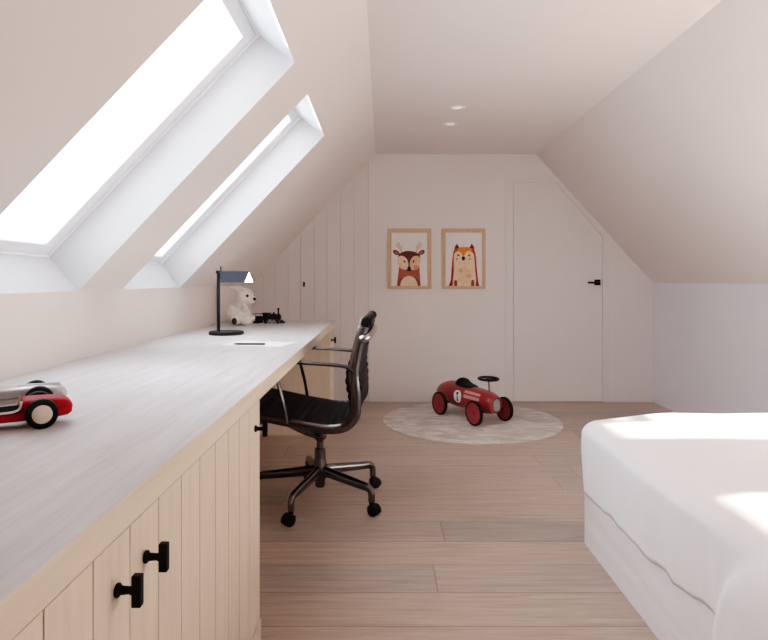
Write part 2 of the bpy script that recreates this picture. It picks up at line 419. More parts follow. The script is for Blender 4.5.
XFR = XD-.004                     # cabinet fronts
def plank_front(m, y0, y1, z0, z1, cuts, xf=XFR, th=.02, gw=.0036, gd=.007):
    """boarded panel facing +X with V grooves at the given Y"""
    prof = [(xf-th, y0), (xf, y0)]
    for c in cuts: prof += [(xf, c-gw/2), (xf-gd, c-gw*.3), (xf-gd, c+gw*.3), (xf, c+gw/2)]
    prof += [(xf, y1), (xf-th, y1)]
    return m.prism(prof, z0, z1, lambda u, v, w: (u, v, w))
def make_knob(parent, y, z, label=None):
    m = MB()
    m.lathe([(.0095, 0), (.0095, .004), (.006, .007), (.0052, .018), (.0075, .024)], (XFR, y, z), 'X', 18)
    m.box(XFR+.022, XFR+.035, y-.0065, y+.0065, z-.021, z+.021)
    h = m.build('handle', W['iron'], parent, smooth=True, bevel=.0018); return h
P = .109; ZDR0, ZDR1 = .0745, .7005
def cabinet(label, y0, y1, doors, group=None):
    yc = (y0+y1)/2; c0 = Vector(((XL+XFR)/2, yc, 0)); T = Matrix.Translation(-c0)
    r = thing('desk_cabinet', label, 'cabinet', c0, 0, group)
    def fin(o, bev=0):
        o.data.transform(T); return o
    m = MB()
    m.box(XL+.002, XFR-.021, y0+.0005, y0+.018, .073, ZDR1+.002); m.box(XL+.002, XFR-.021, y1-.018, y1-.0005, .073, ZDR1+.002)
    m.box(XL+.002, XFR-.021, y0+.018, y1-.018, .073, .09); m.box(XL+.002, XFR-.021, y0+.018, y1-.018, .684, ZDR1+.002); m.box(XL+.002, XL+.012, y0+.018, y1-.018, .09, .684)
    fin(m.build('carcass', W['front'], r))
    fin(MB().box(XL+.002, XD, y0+.0005, y1-.0005, 0, .073).build('plinth', W['edge'], r, bevel=.001))
    for (a, b, cuts, hy) in doors:
        m = MB(); plank_front(m, a+.0015, b-.0015, ZDR0, ZDR1, cuts)
        d = fin(m.build('door', W['front'], r))
        if hy is not None: fin(make_knob(d, hy, .633))
    return r, fin
G0 = .855
cabinet('two door limed oak cabinet nearest the viewer with handles meeting in the middle', G0-P*8+.001, G0+4*P,
        [(G0-8*P+.002, G0-4*P, [G0-P*k for k in (7, 6, 5)], None), (G0-4*P, G0, [G0-P*k for k in (3, 2, 1)], G0-.045), (G0, G0+4*P, [G0+P*k for k in (1, 2, 3)], G0+.053)])
YE = 1.7575
r, fin = cabinet('single door limed oak cabinet beside the chair on the near side of the knee space', G0+4*P, YE, [(G0+4*P, YE-.001, [G0+P*k for k in (5, 6, 7)], 1.69)])
# far cabinet with a boarded side facing the knee space
YK = 4.113
r, fin = cabinet('narrow limed oak cabinet at the far end of the desk behind the chair', YK+.001, YD1, [(YK+.014, YD1, [YK+.13], YK+.07)])
m = MB(); prof = [(XL+.003, YK+.013), (XL+.003, YK)]
x = XFR-.02
cuts = [XFR-.012-P*k for k in range(1, 7)][::-1]
for c in cuts: prof += [(c-.0016, YK), (c-.001, YK+.006), (c+.001, YK+.006), (c+.0016, YK)]
prof += [(XFR, YK), (XFR, YK+.013)]
m.prism(prof, .0735, ZDR1, lambda u, v, w: (u, v, w)); m.box(XL+.003, XFR, YK-.001, YK+.013, 0.0, .073)
fin(m.build('side_panel', W['front'], r))

# ------------------------------------------------------------------ office chair
CX, CY = -.296, 2.888
ch = thing('office_chair', 'black netting office chair with dark chrome frame pulled up to the desk', 'chair', (CX, CY, 0))
def cl(P): return [(x-CX, z) for x, z in P]
rail = cl([(-.665, .466), (-.60, .468), (-.50, .450), (-.40, .430), (-.30, .412), (-.225, .402), (-.152, .414), (-.110, .462), (-.106, .545), (-.113, .64), (-.099, .74), (-.070, .846)])
RY = .262
for sgn in (-1, 1):
    m = MB(); pts = spline([(x, sgn*RY, z) for x, z in rail], 6)
    m.tube(pts, [1+.22*sstep(.40, .47, p.z)*(p.x > 0)+.15*math.exp(-((p.x-.10)**2+(p.z-.42)**2)/.008) for p in pts], 12, flat=(.010, .019), up=None)
    m.build('side_rail', W['chrome'], ch, smooth=True, angle=60)
    m = MB(); y = sgn*(RY+.018)
    arm = spline([(-.113-CX, y-sgn*.012, .650), (-.145-CX, y, .674), (-.20-CX, y, .682), (-.30-CX, y, .689), (-.42-CX, y, .694), (-.452-CX, y, .690), (-.460-CX, y, .672), (-.445-CX, y, .63), (-.418-CX, y, .53), (-.398-CX, y-sgn*.012, .432)], 6)
    m.tube(arm, 1.0, 10, flat=(.0105, .0085)); m.build('armrest', W['chrome'], ch, smooth=True)
# sling in netting: seat, then backrest, ribbed across
full = spline([(x, 0, z) for x, z in rail], 14)
def sling(i0, i1, n, name):
    pts = full[i0:i1]; prof_f = []; prof_b = []
    L = 0
    for i, p in enumerate(pts):
        t = (pts[min(i+1, len(pts)-1)]-pts[max(i-1, 0)]).normalized(); nrm = Vector((-t.z, 0, t.x))  # towards the sitter
        if i: L += (p-pts[i-1]).length
        rib = abs(math.sin(L*PI/.036))**.6; lum = .018*math.exp(-((p.z-.60)/.10)**2)*(p.x > .1)
        prof_f.append(p+nrm*(.012+.008*rib+1.1*lum)); prof_b.append(p-nrm*(.006+.010*rib+.7*lum))
    m = MB(); nY = 8; rings = []
    for j in range(nY+1):
        y = -RY+.006+(2*RY-.012)*j/nY; sag = -.004*(1-(2*j/nY-1)**2)
        rg = []
        for p in prof_f+prof_b[::-1]:
            rg.append(Vector((p.x+sag*.5, y, p.z-sag)))
        rings.append(rg)
    m.loft(rings); return m.build(name, W['net'], ch, smooth=True, angle=50)
cut = int(len(full)*.57)
sling(2, cut+1, 0, 'seat'); sling(cut, len(full)-2, 0, 'backrest')
m = MB(); m.lathe([(.004, -RY-.012), (.02, -RY-.012), (.024, -RY-.006), (.024, RY+.006), (.02, RY+.012), (.004, RY+.012)], (-.064-CX, 0, .864), 'Y', 20)
m.build('head_roll', W['net'], ch, smooth=True)
for sgn in (-1, 1):
    m = MB(); m.lathe([(.016, 0), (.016, sgn*.004), (.010, sgn*.006)], (-.066-CX, sgn*(RY+.012), .868), 'Y', 18); m.build('roll_cap', W['black'], ch, smooth=True)
m = MB(); m.tube(spline([(-.083-CX, -RY, .79), (-.056-CX, -RY+.02, .800), (-.050-CX, 0, .803), (-.056-CX, RY-.02, .800), (-.083-CX, RY, .79)], 6), .019, 14); m.build('back_stretcher', W['chrome2'], ch, smooth=True)
m = MB(); m.cyl((-.33-CX, -RY, .394), (-.33-CX, RY, .394), .012, seg=12); m.cyl((-.52-CX, -RY, .430), (-.52-CX, RY, .430), .012, seg=12); m.build('seat_stretcher', W['chrome'], ch, smooth=True)
m = MB()
for sgn in (-1, 1):
    m.tube([(0, sgn*.01, .305), (-.05, sgn*.10, .345), (-.115, sgn*(RY-.01), .424)], [.014, .012, .010], 10)
    m.tube([(0, sgn*.01, .305), (.03, sgn*.10, .345), (.05, sgn*(RY-.01), .402)], [.014, .012, .010], 10)
m.lathe([(.01, .355), (.03, .352), (.034, .335), (.03, .30), (.018, .285)], (0, 0, 0), 'Z', 20)
m.build('seat_bracket', W['chrome'], ch, smooth=True)
for o in ch.children: o.data.transform(Matrix.Rotation(math.radians(-2.2), 4, 'Z'))
MB().lathe([(.004, .288), (.0165, .288), (.0165, .252), (.026, .25), (.026, .205), (.029, .19), (.034, .165), (.033, .115), (.024, .10), (.024, .075), (.020, .068), (.004, .068)], seg=24).build('column', W['chrome'], ch, smooth=True)
MB().tube([(0, .02, .315), (-.03, .12, .318), (-.03, .19, .312)], .006, 8).build('lever', W['black'], ch, smooth=True)
RB = .305
for k in range(5):
    a = math.radians(36+72*k); u = Vector((math.cos(a), math.sin(a), 0)); w = Vector((-u.y, u.x, 0))
    m = MB(); pts = spline([u*.012+Vector((0, 0, .148)), u*.10+Vector((0, 0, .138)), u*.22+Vector((0, 0, .126)), u*.283+Vector((0, 0, .119)), u*.303+Vector((0, 0, .100)), u*.305+Vector((0, 0, .062))], 5)
    n = len(pts); m.tube(pts, [1.55-.55*min(1, i/(n*.7)) for i in range(n)], 12, flat=(.0135, .0165))
    lg = m.build('base_leg', W['chrome'], ch, smooth=True)
    b = random.uniform(-.6, .6)+a; f = Vector((math.cos(b), math.sin(b), 0)); q = Vector((-f.y, f.x, 0)); c = u*RB+f*.012
    m = MB(); Mx = Matrix(((f.x, q.x, 0), (f.y, q.y, 0), (0, 0, 1)))
    for s2 in (-1, 1):
        m.lathe([(.004, s2*.004), (.023, s2*.004), (.025, s2*.007), (.025, s2*.016), (.021, s2*.02), (.004, s2*.02)], c+Vector((0, 0, .025)), 'Y', 20, Mx.to_4x4().to_3x3())
    hood = [(.028*math.cos(t), .025+.028*math.sin(t)) for t in [PI*(-.1+1.0*i/10) for i in range(11)]]
    m.prism(hood+[(x*.93, .025+(z-.025)*.93) for x, z in hood[::-1]], -.018, .018, lambda x, z, y: c+f*x+q*y+Vector((0, 0, z)))
    m.cyl(u*RB+Vector((0, 0, .05)), u*RB+Vector((0, 0, .068)), .011, seg=12)
    m.build('caster', W['rubber'], lg, smooth=True)

# ------------------------------------------------------------------ things on the desk
ZT = ZD+.0005
# lamp
lx, ly = -.845, 3.30
lp = thing('desk_lamp', 'slim dark desk lamp with a horizontal wedge shaped shade', 'lamp', (lx, ly, ZT))
MB().lathe([(.004, 0), (.090, 0), (.093, .003), (.093, .015), (.090, .018), (.004, .018)], seg=48).build('base', W['lamp'], lp, smooth=True)
MB().lathe([(.009, .017), (.009, .345)], (-.043, 0, 0), seg=16).build('pole', W['lamp'], lp, smooth=True)
m = MB(); m.cyl((-.030, 0, .335), (-.030, 0, .368), .003, seg=8); m.lathe([(.003, -.012), (.009, -.012), (.009, .012), (.003, .012)], (-.046, 0, .337), 'Y', 16)
m.build('pivot', W['lamp'], lp, smooth=True)
th = math.radians(-12.6); ax = Vector((math.cos(th), math.sin(th), 0)); sd = Vector((-ax.y, ax.x, 0)); L0 = Vector((-.036, 0, 0)); LEN = .172
def shp(t, s_, z):
    if t < .01: t += .034*(zt_-z)/(zt_-zb)
    return L0+ax*t+sd*s_+Vector((0, 0, z))
hw, zb, zt_, th_ = .058, .282, .343, .002
m = MB()
for sg in (-1, 1):
    m.prism([(0, zt_), (sg*hw, zb), (sg*(hw-.003), zb), (0, zt_-.0035)], 0, LEN, lambda s_, z, t: shp(t, s_, z))
m.prism([(0, zt_-.002), (hw-.002, zb), (-hw+.002, zb)], 0, .002, lambda s_, z, t: shp(t, s_, z))
sh = m.build('shade', W['lampshade'], lp)
m = MB(); m.prism([(0, zt_-.006), (hw-.006, zb+.001), (-hw+.006, zb+.001)], .004, LEN-.0015, lambda s_, z, t: shp(t, s_, z)); m.build('diffuser', W['glow'], sh)

# plush animal (one remeshed body)
def plush():
    r = thing('plush_bear', 'cream fleece bear sitting on the desk behind the lamp', 'soft toy', (-.935, 4.0, ZT))
    m = MB()
    m.ell((0, 0, .066), (.074, .068, .066)); m.ell((.004, 0, .115), (.05, .048, .045))
    m.ell((.030, 0, .186), (.060, .056, .056)); m.ell((.070, -.012, .168), (.036, .034, .030))
    Me = Euler((0, math.radians(22), 0)).to_matrix()
    m.ell((-.022, -.022, .236), (.042, .012, .018), M=Me); m.ell((-.006, .034, .240), (.040, .012, .018), M=Me)
    m.ell((-.012, -.06, .030), (.028, .050, .030)); m.ell((.046, -.03, .028), (.040, .026, .027))
    m.ell((.045, -.046, .105), (.022, .022, .042), M=Euler((.5, -.4, 0)).to_matrix()); m.ell((-.05, -.045, .10), (.022, .022, .042), M=Euler((.5, .4, 0)).to_matrix())
    m.ell((.05, .055, .04), (.04, .03, .03))
    o = m.build('fur', W['plush'], r, smooth=False)
    md = o.modifiers.new('rm', 'REMESH'); md.mode = 'VOXEL'; md.voxel_size = .0042
    sm = o.modifiers.new('sm', 'SMOOTH'); sm.factor = .6; sm.iterations = 7
    dg = bpy.context.evaluated_depsgraph_get(); me = bpy.data.meshes.new_from_object(o.evaluated_get(dg))
    o.modifiers.clear(); o.data = me
    for v in me.vertices: v.co += v.normal*(.0022*noise.noise(v.co*110))
    zmin = min(v.co.z for v in me.vertices)
    for v in me.vertices: v.co.z = max(0, v.co.z-zmin)
    me.polygons.foreach_set('use_smooth', [True]*len(me.polygons))
    m = MB(); m.ell((.060, -.052, .192), (.009, .007, .010)); m.build('eye', W['black'], r, smooth=True)
    m = MB(); m.ell((.086, .020, .190), (.005, .006, .007)); m.build('eye', W['black'], r, smooth=True)
    m = MB(); m.ell((.098, -.024, .170), (.012, .014, .011)); m.build('nose', W['black'], r, smooth=True)
    m = MB(); m.ell((-.012, -.107, .030), (.017, .006, .023)); m.build('foot_pad', W['plushpad'], r, smooth=True)
plush()

# toy steam locomotive
def loco():
    r = thing('toy_locomotive', 'small black steam locomotive toy near the far end of the desk', 'toy train', (-.762, 4.13, ZT), math.radians(-14)); r.scale = (1.1, 1.1, 1.1)
    m = MB()  # body pointing to +x
    m.box(-.035, .075, -.018, .018, .018, .024)
    m.lathe([(.003, -.030), (.017, -.030), (.017, .058), (.019, .060), (.019, .066), (.012, .069), (.003, .069)], (0, 0, .042), 'X', 20)
    m.build('boiler', W['black'], r, smooth=True)
    m = MB(); m.box(-.04, -.005, -.02, .02, .024, .062); m.box(-.046, .0, -.024, .024, .062, .066); m.build('cab', W['black'], r, bevel=.001)
    m = MB(); m.lathe([(.004, .055), (.005, .056), (.0045, .08), (.008, .094), (.006, .096)], (.055, 0, 0), 'Z', 14); m.build('chimney', W['black'], r, smooth=True)
    m = MB(); m.lathe([(.008, .055), (.008, .064), (.004, .069), (.001, .07)], (.025, 0, 0), 'Z', 14); m.build('steam_dome', W['black'], r, smooth=True)
    m = MB(); m.prism([(-.024, .004), (.024, .004), (.02, .02), (-.02, .02)], .075, .079, lambda u, v, w: (w, u, v))
    for k in range(-3, 4): m.tube([(.077, k*.006, .02), (.093, k*.0068, .003)], .0016, 6)
    m.build('cowcatcher', W['black'], r)
    m = MB(); m.lathe([(.002, 0), (.006, 0), (.006, .005), (.002, .005)], (.070, 0, .058), 'X', 14); m.build('headlamp', W['whitepaint'], r, smooth=True)
    for sg in (-1, 1):
        for (x, rad, mt) in ((-.02, .013, 'black'), (.009, .013, 'chrome2'), (.036, .012, 'chrome2'), (.062, .008, 'black')):
            m = MB(); m.lathe([(.002, sg*.018), (rad, sg*.018), (rad, sg*.023), (rad*.8, sg*.024), (.002, sg*.023)], (x, 0, rad), 'Y', 18); m.build('wheel', W[mt], r, smooth=True)
        m = MB(); m.box(-.02, .045, sg*.0245-.001, sg*.0245+.001, .012, .016); m.build('coupling_rod', W['chrome2'], r)
    # tender
    m = MB(); m.box(-.106, -.052, -.018, .018, .018, .024); m.box(-.104, -.054, -.0175, -.0155, .024, .044); m.box(-.104, -.054, .0155, .0175, .024, .044)
    m.box(-.104, -.102, -.0175, .0175, .024, .044); m.box(-.056, -.054, -.0175, .0175, .024, .044); m.box(-.11, -.05, -.02, .02, .058, .060)
    for x in (-.103, -.056):
        for y in (-.016, .016): m.box(x-.001, x+.001, y-.001, y+.001, .044, .058)
    m.box(-.056, -.033, -.003, .003, .018, .021)
    tn = m.build('tender', W['black'], r)
    for sg in (-1, 1):
        for x in (-.095, -.08, -.065):
            m = MB(); m.lathe([(.002, sg*.017), (.009, sg*.017), (.009, sg*.021), (.002, sg*.022)], (x, 0, .009), 'Y', 16); m.build('wheel', W['black'], tn, smooth=True)
loco()

# paper and pencil
pr = thing  # keep helper name short
m = MB(); m.box(-.1485, .1485, -.105, .105, 0, .0006)
o = m.build('paper_sheet', W['paper'], loc=(-.568, 2.815, ZT)); o.rotation_euler = (0, 0, math.radians(-15)); tag(o, 'white sheet of paper lying on the desk under the pencil', 'paper')
pc = thing('pencil', 'black pencil lying across the sheet of paper', 'pencil', (-.605, 2.765, ZT+.0048), math.radians(-1))
m = MB(); m.lathe([(.002, -.056), (.0042, -.056), (.0042, .072), (.002, .072)], (0, 0, 0), 'X', 6); m.build('shaft', W['matte'], pc)
m = MB(); m.lathe([(.0042, -.056), (.001, -.073)], (0, 0, 0), 'X', 6); m.build('tip', W['matte'], pc)

# toy racing cars
def race_car(label, name, loc, rot, body, rimmat, hub, silver):
    ce = -.012 if silver else .036      # rear end of the cockpit
    r = thing(name, label, 'toy car', loc, rot, 'toy racing cars on the desk')
    HW = .036
    def hull(pts, w):
        m = MB(); rings = []
        for x, z0, z1, ww in pts:
            ring_ = []; cz, hz = (z0+z1)/2, (z1-z0)/2
            for k in range(24):
                a = 2*PI*k/24; c, s_ = math.cos(a), math.sin(a)
                ring_.append(Vector((x, w*ww*math.copysign(abs(c)**.45, c), cz+hz*math.copysign(abs(s_)**.45, s_))))
            rings.append(ring_)
        m.loft(rings); return m
    lo = [(-.150, .024, .030, .5), (-.146, .018, .034, .75), (-.13, .014, .036, .95), (-.05, .013, .034, 1), (.03, .013, .034, 1), (.095, .014, .037, 1), (.118, .017, .037, .95), (.126, .022, .036, .8)]
    b = hull(lo, HW).build('body', body, r, smooth=True, angle=50)
    tail = [(ce+.0015, .034, .052, .97), (ce+.0045, .030, .055, 1), (.06, .03, .056, 1), (.095, .03, .0545, .98), (.116, .028, .051, .93), (.125, .026, .044, .82), (.128, .03, .038, .6)]
    hull(tail, HW).build('tail_cover', body, b, smooth=True, angle=50)
    nose = [(-.152, .026, .034, .5), (-.145, .024, .042, .75), (-.12, .024, .05, .95), (-.095, .03, .052, .97), (-.09, .034, .048, .9)]
    hull(nose, HW).build('nose_cover', body, b, smooth=True, angle=50)
    m = MB(); m.box(-.088, ce, -HW+.004, HW-.004, .030, .0365); m.build('cockpit_floor', W['matte'], b)
    for sg in (-1, 1):
        m = MB(); m.tube(spline([(-.090, sg*HW*.985, .050), (-.085, sg*HW, .040), (-.07, sg*HW, .0355), (ce-.03, sg*HW, .0345), (ce-.010, sg*HW, .0365), (ce-.003, sg*HW, .042), (ce, sg*HW*.985, .0545)], 5), .0022, 8); m.build('cockpit_trim', W['cream'], b, smooth=True)
    if silver:
        m = MB(); m.box(.03, .115, -.006, .006,   .0545, .0566); m.build('stripe', W['blue'], b)
    m = MB(); m.lathe([(.003, .036), (.011, .037), (.0125, .055), (.006, .062), (.010, .068), (.0125, .076), (.009, .086), (.002, .089)], (ce-.05, 0, 0), 'Z', 18); m.build('driver_peg', W['brownpeg'], r, smooth=True)
    for sx in (-.085, .07):
        m = MB(); m.cyl((sx, -.05, .0292), (sx, .05, .0292), .004, seg=10); m.build('axle', W['chrome2'], r)
        for sg in (-1, 1):
            m = MB(); m.lathe([(.012, sg*.038), (.0268, sg*.038), (.0292, sg*.041), (.0292, sg*.055), (.0268, sg*.058), (.019, sg*.0585), (.012, sg*.057)], (sx, 0, .0292), 'Y', 40)
            w_ = m.build('wheel', W['rubber'], r, smooth=True, angle=35)
            m = MB(); m.lathe([(.003, sg*.037), (.017, sg*.037), (.0182, sg*.0592), (.015, sg*.061), (.003, sg*.0615)], (sx, 0, .0292), 'Y', 28); m.build('hub', hub, w_, smooth=True, angle=35)
ang = math.atan2(.547, .837)
race_car('red toy racing car with white hubs on the desk', 'toy_race_car', (-.762, 1.214, ZT), ang, W['red'], None, W['hubwood'], False)
race_car('silver toy racing car standing behind the red one', 'toy_race_car', (-.848, 1.358, ZT), ang, W['silver'], None, W['black'], True)

# ------------------------------------------------------------------ rug and ride-on car
RGX, RGY, RGR = .660, 4.535, .655
m = MB(); n = 96; rings = []
for rr, z in ((.004, .009), (.25, .0095), (.5, .009), (.64, .009), (.655, .006), (.657, .0005), (.01, .0004)):
    rings.append([Vector((rr*math.cos(2*PI*k/n)*(1+.003*math.sin(23*k)), rr*math.sin(2*PI*k/n)*(1+.003*math.sin(23*k)), z)) for k in range(n)])
m.loft(rings); o = m.build('round_rug', W['rug'], smooth=True, loc=(RGX, RGY, .0002)); tag(o, 'round pale mottled rug on the plank floor', 'rug')

hd = Vector((.517, -.856, 0)).normalized()
ra = math.atan2(hd.y, hd.x)
rc = thing('ride_on_car', 'red ride-on toy race car with number 1 standing on the round rug', 'toy car', (.7727-hd.x*.205, 4.414-hd.y*.205, .0095), ra)
# local: +x = nose, front axle at +.205, rear axle at -.205
sec = [(-.415, .142, .010, .010), (-.405, .144, .028, .024), (-.37, .150, .050, .040), (-.32, .156, .070, .054), (-.255, .160, .085, .070), (-.18, .158, .092, .084), (-.08, .152, .090, .088), (.03, .150, .087, .088), (.12, .149, .085, .084), (.20, .147, .080, .076), (.245, .145, .070, .068), (.272, .143, .060, .060), (.280, .142, .050, .051)]
m = MB(); rings = []
for x, zc, hz, hy in sec:
    rings.append([Vector((x, hy*math.copysign(abs(math.cos(a))**.85, math.cos(a)), zc+hz*math.copysign(abs(math.sin(a))**.85, math.sin(a)))) for a in [2*PI*k/32 for k in range(32)]])
m.loft(rings); body = m.build('body', W['redcar'], rc, smooth=True, angle=60)
def bodypt(x, a, off=.0):
    for i in range(len(sec)-1):
        if sec[i][0] <= x <= sec[i+1][0]:
            t = (x-sec[i][0])/(sec[i+1][0]-sec[i][0]); zc, hz, hy = [sec[i][j]*(1-t)+sec[i+1][j]*t for j in (1, 2, 3)]
            return Vector((x, (hy+off)*math.copysign(abs(math.cos(a))**.85, math.cos(a)), zc+(hz+off)*math.copysign(abs(math.sin(a))**.85, math.sin(a))))
def decal(m, pts, off):
    """pts in (x, z-angle) on the side facing -y; fan from centre follows the curved body"""
    c = Vector((sum(p[0] for p in pts)/len(pts), sum(p[1] for p in pts)/len(pts)))
    R = [[bodypt(c.x+(x-c.x)*f, PI-(c.y+(a-c.y)*f), off) for x, a in pts] for f in (.02, .5, 1)]
    vs = [[m.bm.verts.new(p) for p in r_] for r_ in R]; k = len(pts)
    for i in range(2):
        for j in range(k): m.bm.faces.new((vs[i][j], vs[i][(j+1) % k], vs[i+1][(j+1) % k], vs[i+1][j])).material_index = m.mi
    m.bm.faces.new(vs[0]).material_index = m.mi
def on_side(sgn, fnm):
    m = MB(); fnm(m)
    if sgn < 0: pass
    else: m.bm.transform(Matrix.Scale(-1, 4, (0, 1, 0)))
    return m
for sgn in (-1, 1):
    def f(m):
        decal(m, [(-.055+.045*math.cos(2*PI*k/28), .10+.47*math.sin(2*PI*k/28)) for k in range(28)], .0012)
    on_side(sgn, f).build('number_disc', W['whitepaint'], body, smooth=True)
    def f(m):
        decal(m, [(-.064, -.24), (-.046, -.24), (-.046, .42), (-.060, .42), (-.072, .30), (-.072, .22), (-.064, .26)], .0022)
    m = on_side(sgn, f)
    m.build('number_one', W['black'], body)
    for a0, a1 in ((.52, .78), (.10, .36)):
        def f(m, a0=a0, a1=a1):
            n = 8; decal(m, [(.015+.165*i/n, a0) for i in range(n+1)]+[(.18-.165*i/n, a1) for i in range(n+1)], .0012)
        on_side(sgn, f).build('side_stripe', W['pink'], body, smooth=True)
# saddle
m = MB(); rings = []
for x, z, hy, hz in ((-.125, .240, .040, .018), (-.121, .247, .056, .032), (-.11, .252, .062, .036), (-.09, .250, .064, .034), (-.075, .243, .064, .026), (-.03, .236, .060, .016), (.02, .234, .052, .011), (.04, .233, .036, .006)):
    rings.append([Vector((x, hy*math.cos(2*PI*k/20), z+hz*math.sin(2*PI*k/20))) for k in range(20)])
m.loft(rings); m.build('saddle', W['black'], rc, smooth=True)
m = MB(); m.tube([(.205, 0, .225), (.195, 0, .318)], .005, 10); stw = m.build('steering_column', W['chrome'], rc, smooth=True)
m = MB(); m.tube([(.195+.070*math.cos(2*PI*k/32), .070*math.sin(2*PI*k/32), .32-.002*math.cos(2*PI*k/32)) for k in range(32)], .009, 10, closed=True)
m.lathe([(.002, .31), (.015, .31), (.015, .324), (.002, .326)], (.195, 0, 0), 'Z', 16)
for k in range(3):
    a = 2*PI*k/3+.5; m.tube([(.195, 0, .318), (.195+.07*math.cos(a), .07*math.sin(a), .32-.002*math.cos(a))], .005, 8)
m.build('steering_wheel', W['black'], stw, smooth=True)
# grille
m = MB(); m.mi = 0; m.lathe([(.052, 0), (.054, .006), (.048, .010), (.044, .006)], (.276, 0, .142), 'X', 32, Matrix.Diagonal((1, .72, 1)))
m.lathe([(.046, .003), (.001, .004)], (.276, 0, .142), 'X', 32, Matrix.Diagonal((1, .72, 1)))
for k in range(-4, 5): 
    m.mi = 1; h = .044*math.sqrt(1-(k/5)**2); m.box(.279, .285, k*.0066-.0014, k*.0066+.0014, .142-h, .142+h)
m.box(.279, .285, -.030, .030, .1405, .1435)
m.build('grille', [W['chrome'], W['bar']], body, smooth=True)
for ax_ in (.205, -.205):
    m = MB(); m.cyl((ax_, -.128, .088), (ax_, .128, .088), .008, seg=12); m.build('axle', W['chrome'], rc, smooth=True)
    for sg in (-1, 1):
        m = MB(); y = sg*.1425
        m.loft([[Vector((ax_+r_*math.cos(2*PI*k/40), h_, .088+r_*math.sin(2*PI*k/40))) for k in range(40)] for r_, h_ in ((.076, y-.012), (.084, y-.012), (.088, y-.008), (.088, y+.008), (.084, y+.012), (.076, y+.012))], closed=True)
        wh = m.build('wheel', W['rubber'], rc, smooth=True)
        m = MB(); m.lathe([(.004, y-.008), (.075, y-.010), (.0755, y+.010), (.004, y+.008)], (ax_, 0, .088), 'Y', 36)
        m.lathe([(.003, y-.018), (.020, y-.014), (.020, y+.014), (.003, y+.018)], (ax_, 0, .088), 'Y', 20)
        m.build('wheel_disc', W['redrim'], wh, smooth=True, angle=30)

# ------------------------------------------------------------------ framed prints
PM = {}
def pmat(c):
    if c not in PM: PM[c] = mat('print_ink', tuple(((v/255)**2.2) for v in c), .7, var=.10, vscale=30)
    return PM[c]
class Art:
    def __init__(s, ox, oy, sc): s.o = (ox, oy, sc); s.mb = MB(); s.mats = []; s.layer = 0
    def P(s, x, y):
        ox, oy, sc = s.o; return bx(ox+x/sc), bz(oy+y/sc)
    def poly(s, pts, col):
        mt = pmat(col)
        if mt not in s.mats: s.mats.append(mt)
        s.mb.mi = s.mats.index(mt); s.layer += 1
        y = -.0042-.00022*s.layer
        fs = [s.mb.bm.faces.new([s.mb.bm.verts.new((*[s.P(*p)[0]], y, s.P(*p)[1])) for p in pts])]
        fs[0].material_index = s.mb.mi
    def ell(s, cx, cy, rx, ry, col, rot=0, a0=0, a1=360, n=28):
        r = math.radians(rot); pts = []
        for k in range(n if a1-a0 >= 360 else n+1):
            a = math.radians(a0+(a1-a0)*k/n); x, y = rx*math.cos(a), -ry*math.sin(a)
            pts.append((cx+x*math.cos(r)-y*math.sin(r), cy+x*math.sin(r)+y*math.cos(r)))
        s.poly(pts, col)
    def stroke(s, pts, w, col):
        for (x0, y0), (x1, y1) in zip(pts, pts[1:]):
            d = math.hypot(x1-x0, y1-y0); nx, ny = -(y1-y0)/d*w/2, (x1-x0)/d*w/2
            s.poly([(x0+nx, y0+ny), (x1+nx, y1+ny), (x1-nx, y1-ny), (x0-nx, y0-ny)], col)
def sm(P_, k=4): return [(p.x, p.y) for p in spline([(x, y, 0) for x, y in P_], k)]
def picture(label, px0, px1, ix0, ix1, draw, org):
    X0, X1, Z0, Z1 = bx(px0), bx(px1), bz(288.9), bz(228.6); I0, I1, J0, J1 = bx(ix0), bx(ix1), bz(286), bz(232.6)
    loc = Vector(((X0+X1)/2, YB-.0005, Z0)); T = Matrix.Translation(-loc)
    r = thing('framed_print', label, 'picture', loc, 0, 'framed animal prints')
    m = MB()
    for a, b, c, d in ((X0, X1, Z0, J0), (X0, X1, J1, Z1), (X0, I0, J0, J1), (I1, X1, J0, J1)): m.box(a, b, YB-.022, YB-.001, c, d)
    o = m.build('picture_frame', W['frameoak'], r, bevel=.0015); o.data.transform(T)
    m = MB(); m.box(I0-.004, I1+.004, YB-.0045, YB-.0015, J0-.004, J1+.004); o = m.build('print_paper', W['paper2'], r); o.data.transform(T)
    A = Art(*org); draw(A)
    for v in A.mb.bm.verts: v.co = Vector((v.co.x-loc.x, v.co.y, v.co.z-loc.z))
    bm = A.mb.bm
    me = bpy.data.meshes.new('printed_animal'); bm.normal_update()
    for f in bm.faces:
        if f.normal.y > 0: f.normal_flip()
    bm.to_mesh(me); bm.free()
    for mt in A.mats: me.materials.append(mt)
    o = bpy.data.objects.new('printed_animal', me); COL.objects.link(o); o.parent = r
W['paper2'] = mat('print_paper', (.80, .765, .765), .6)
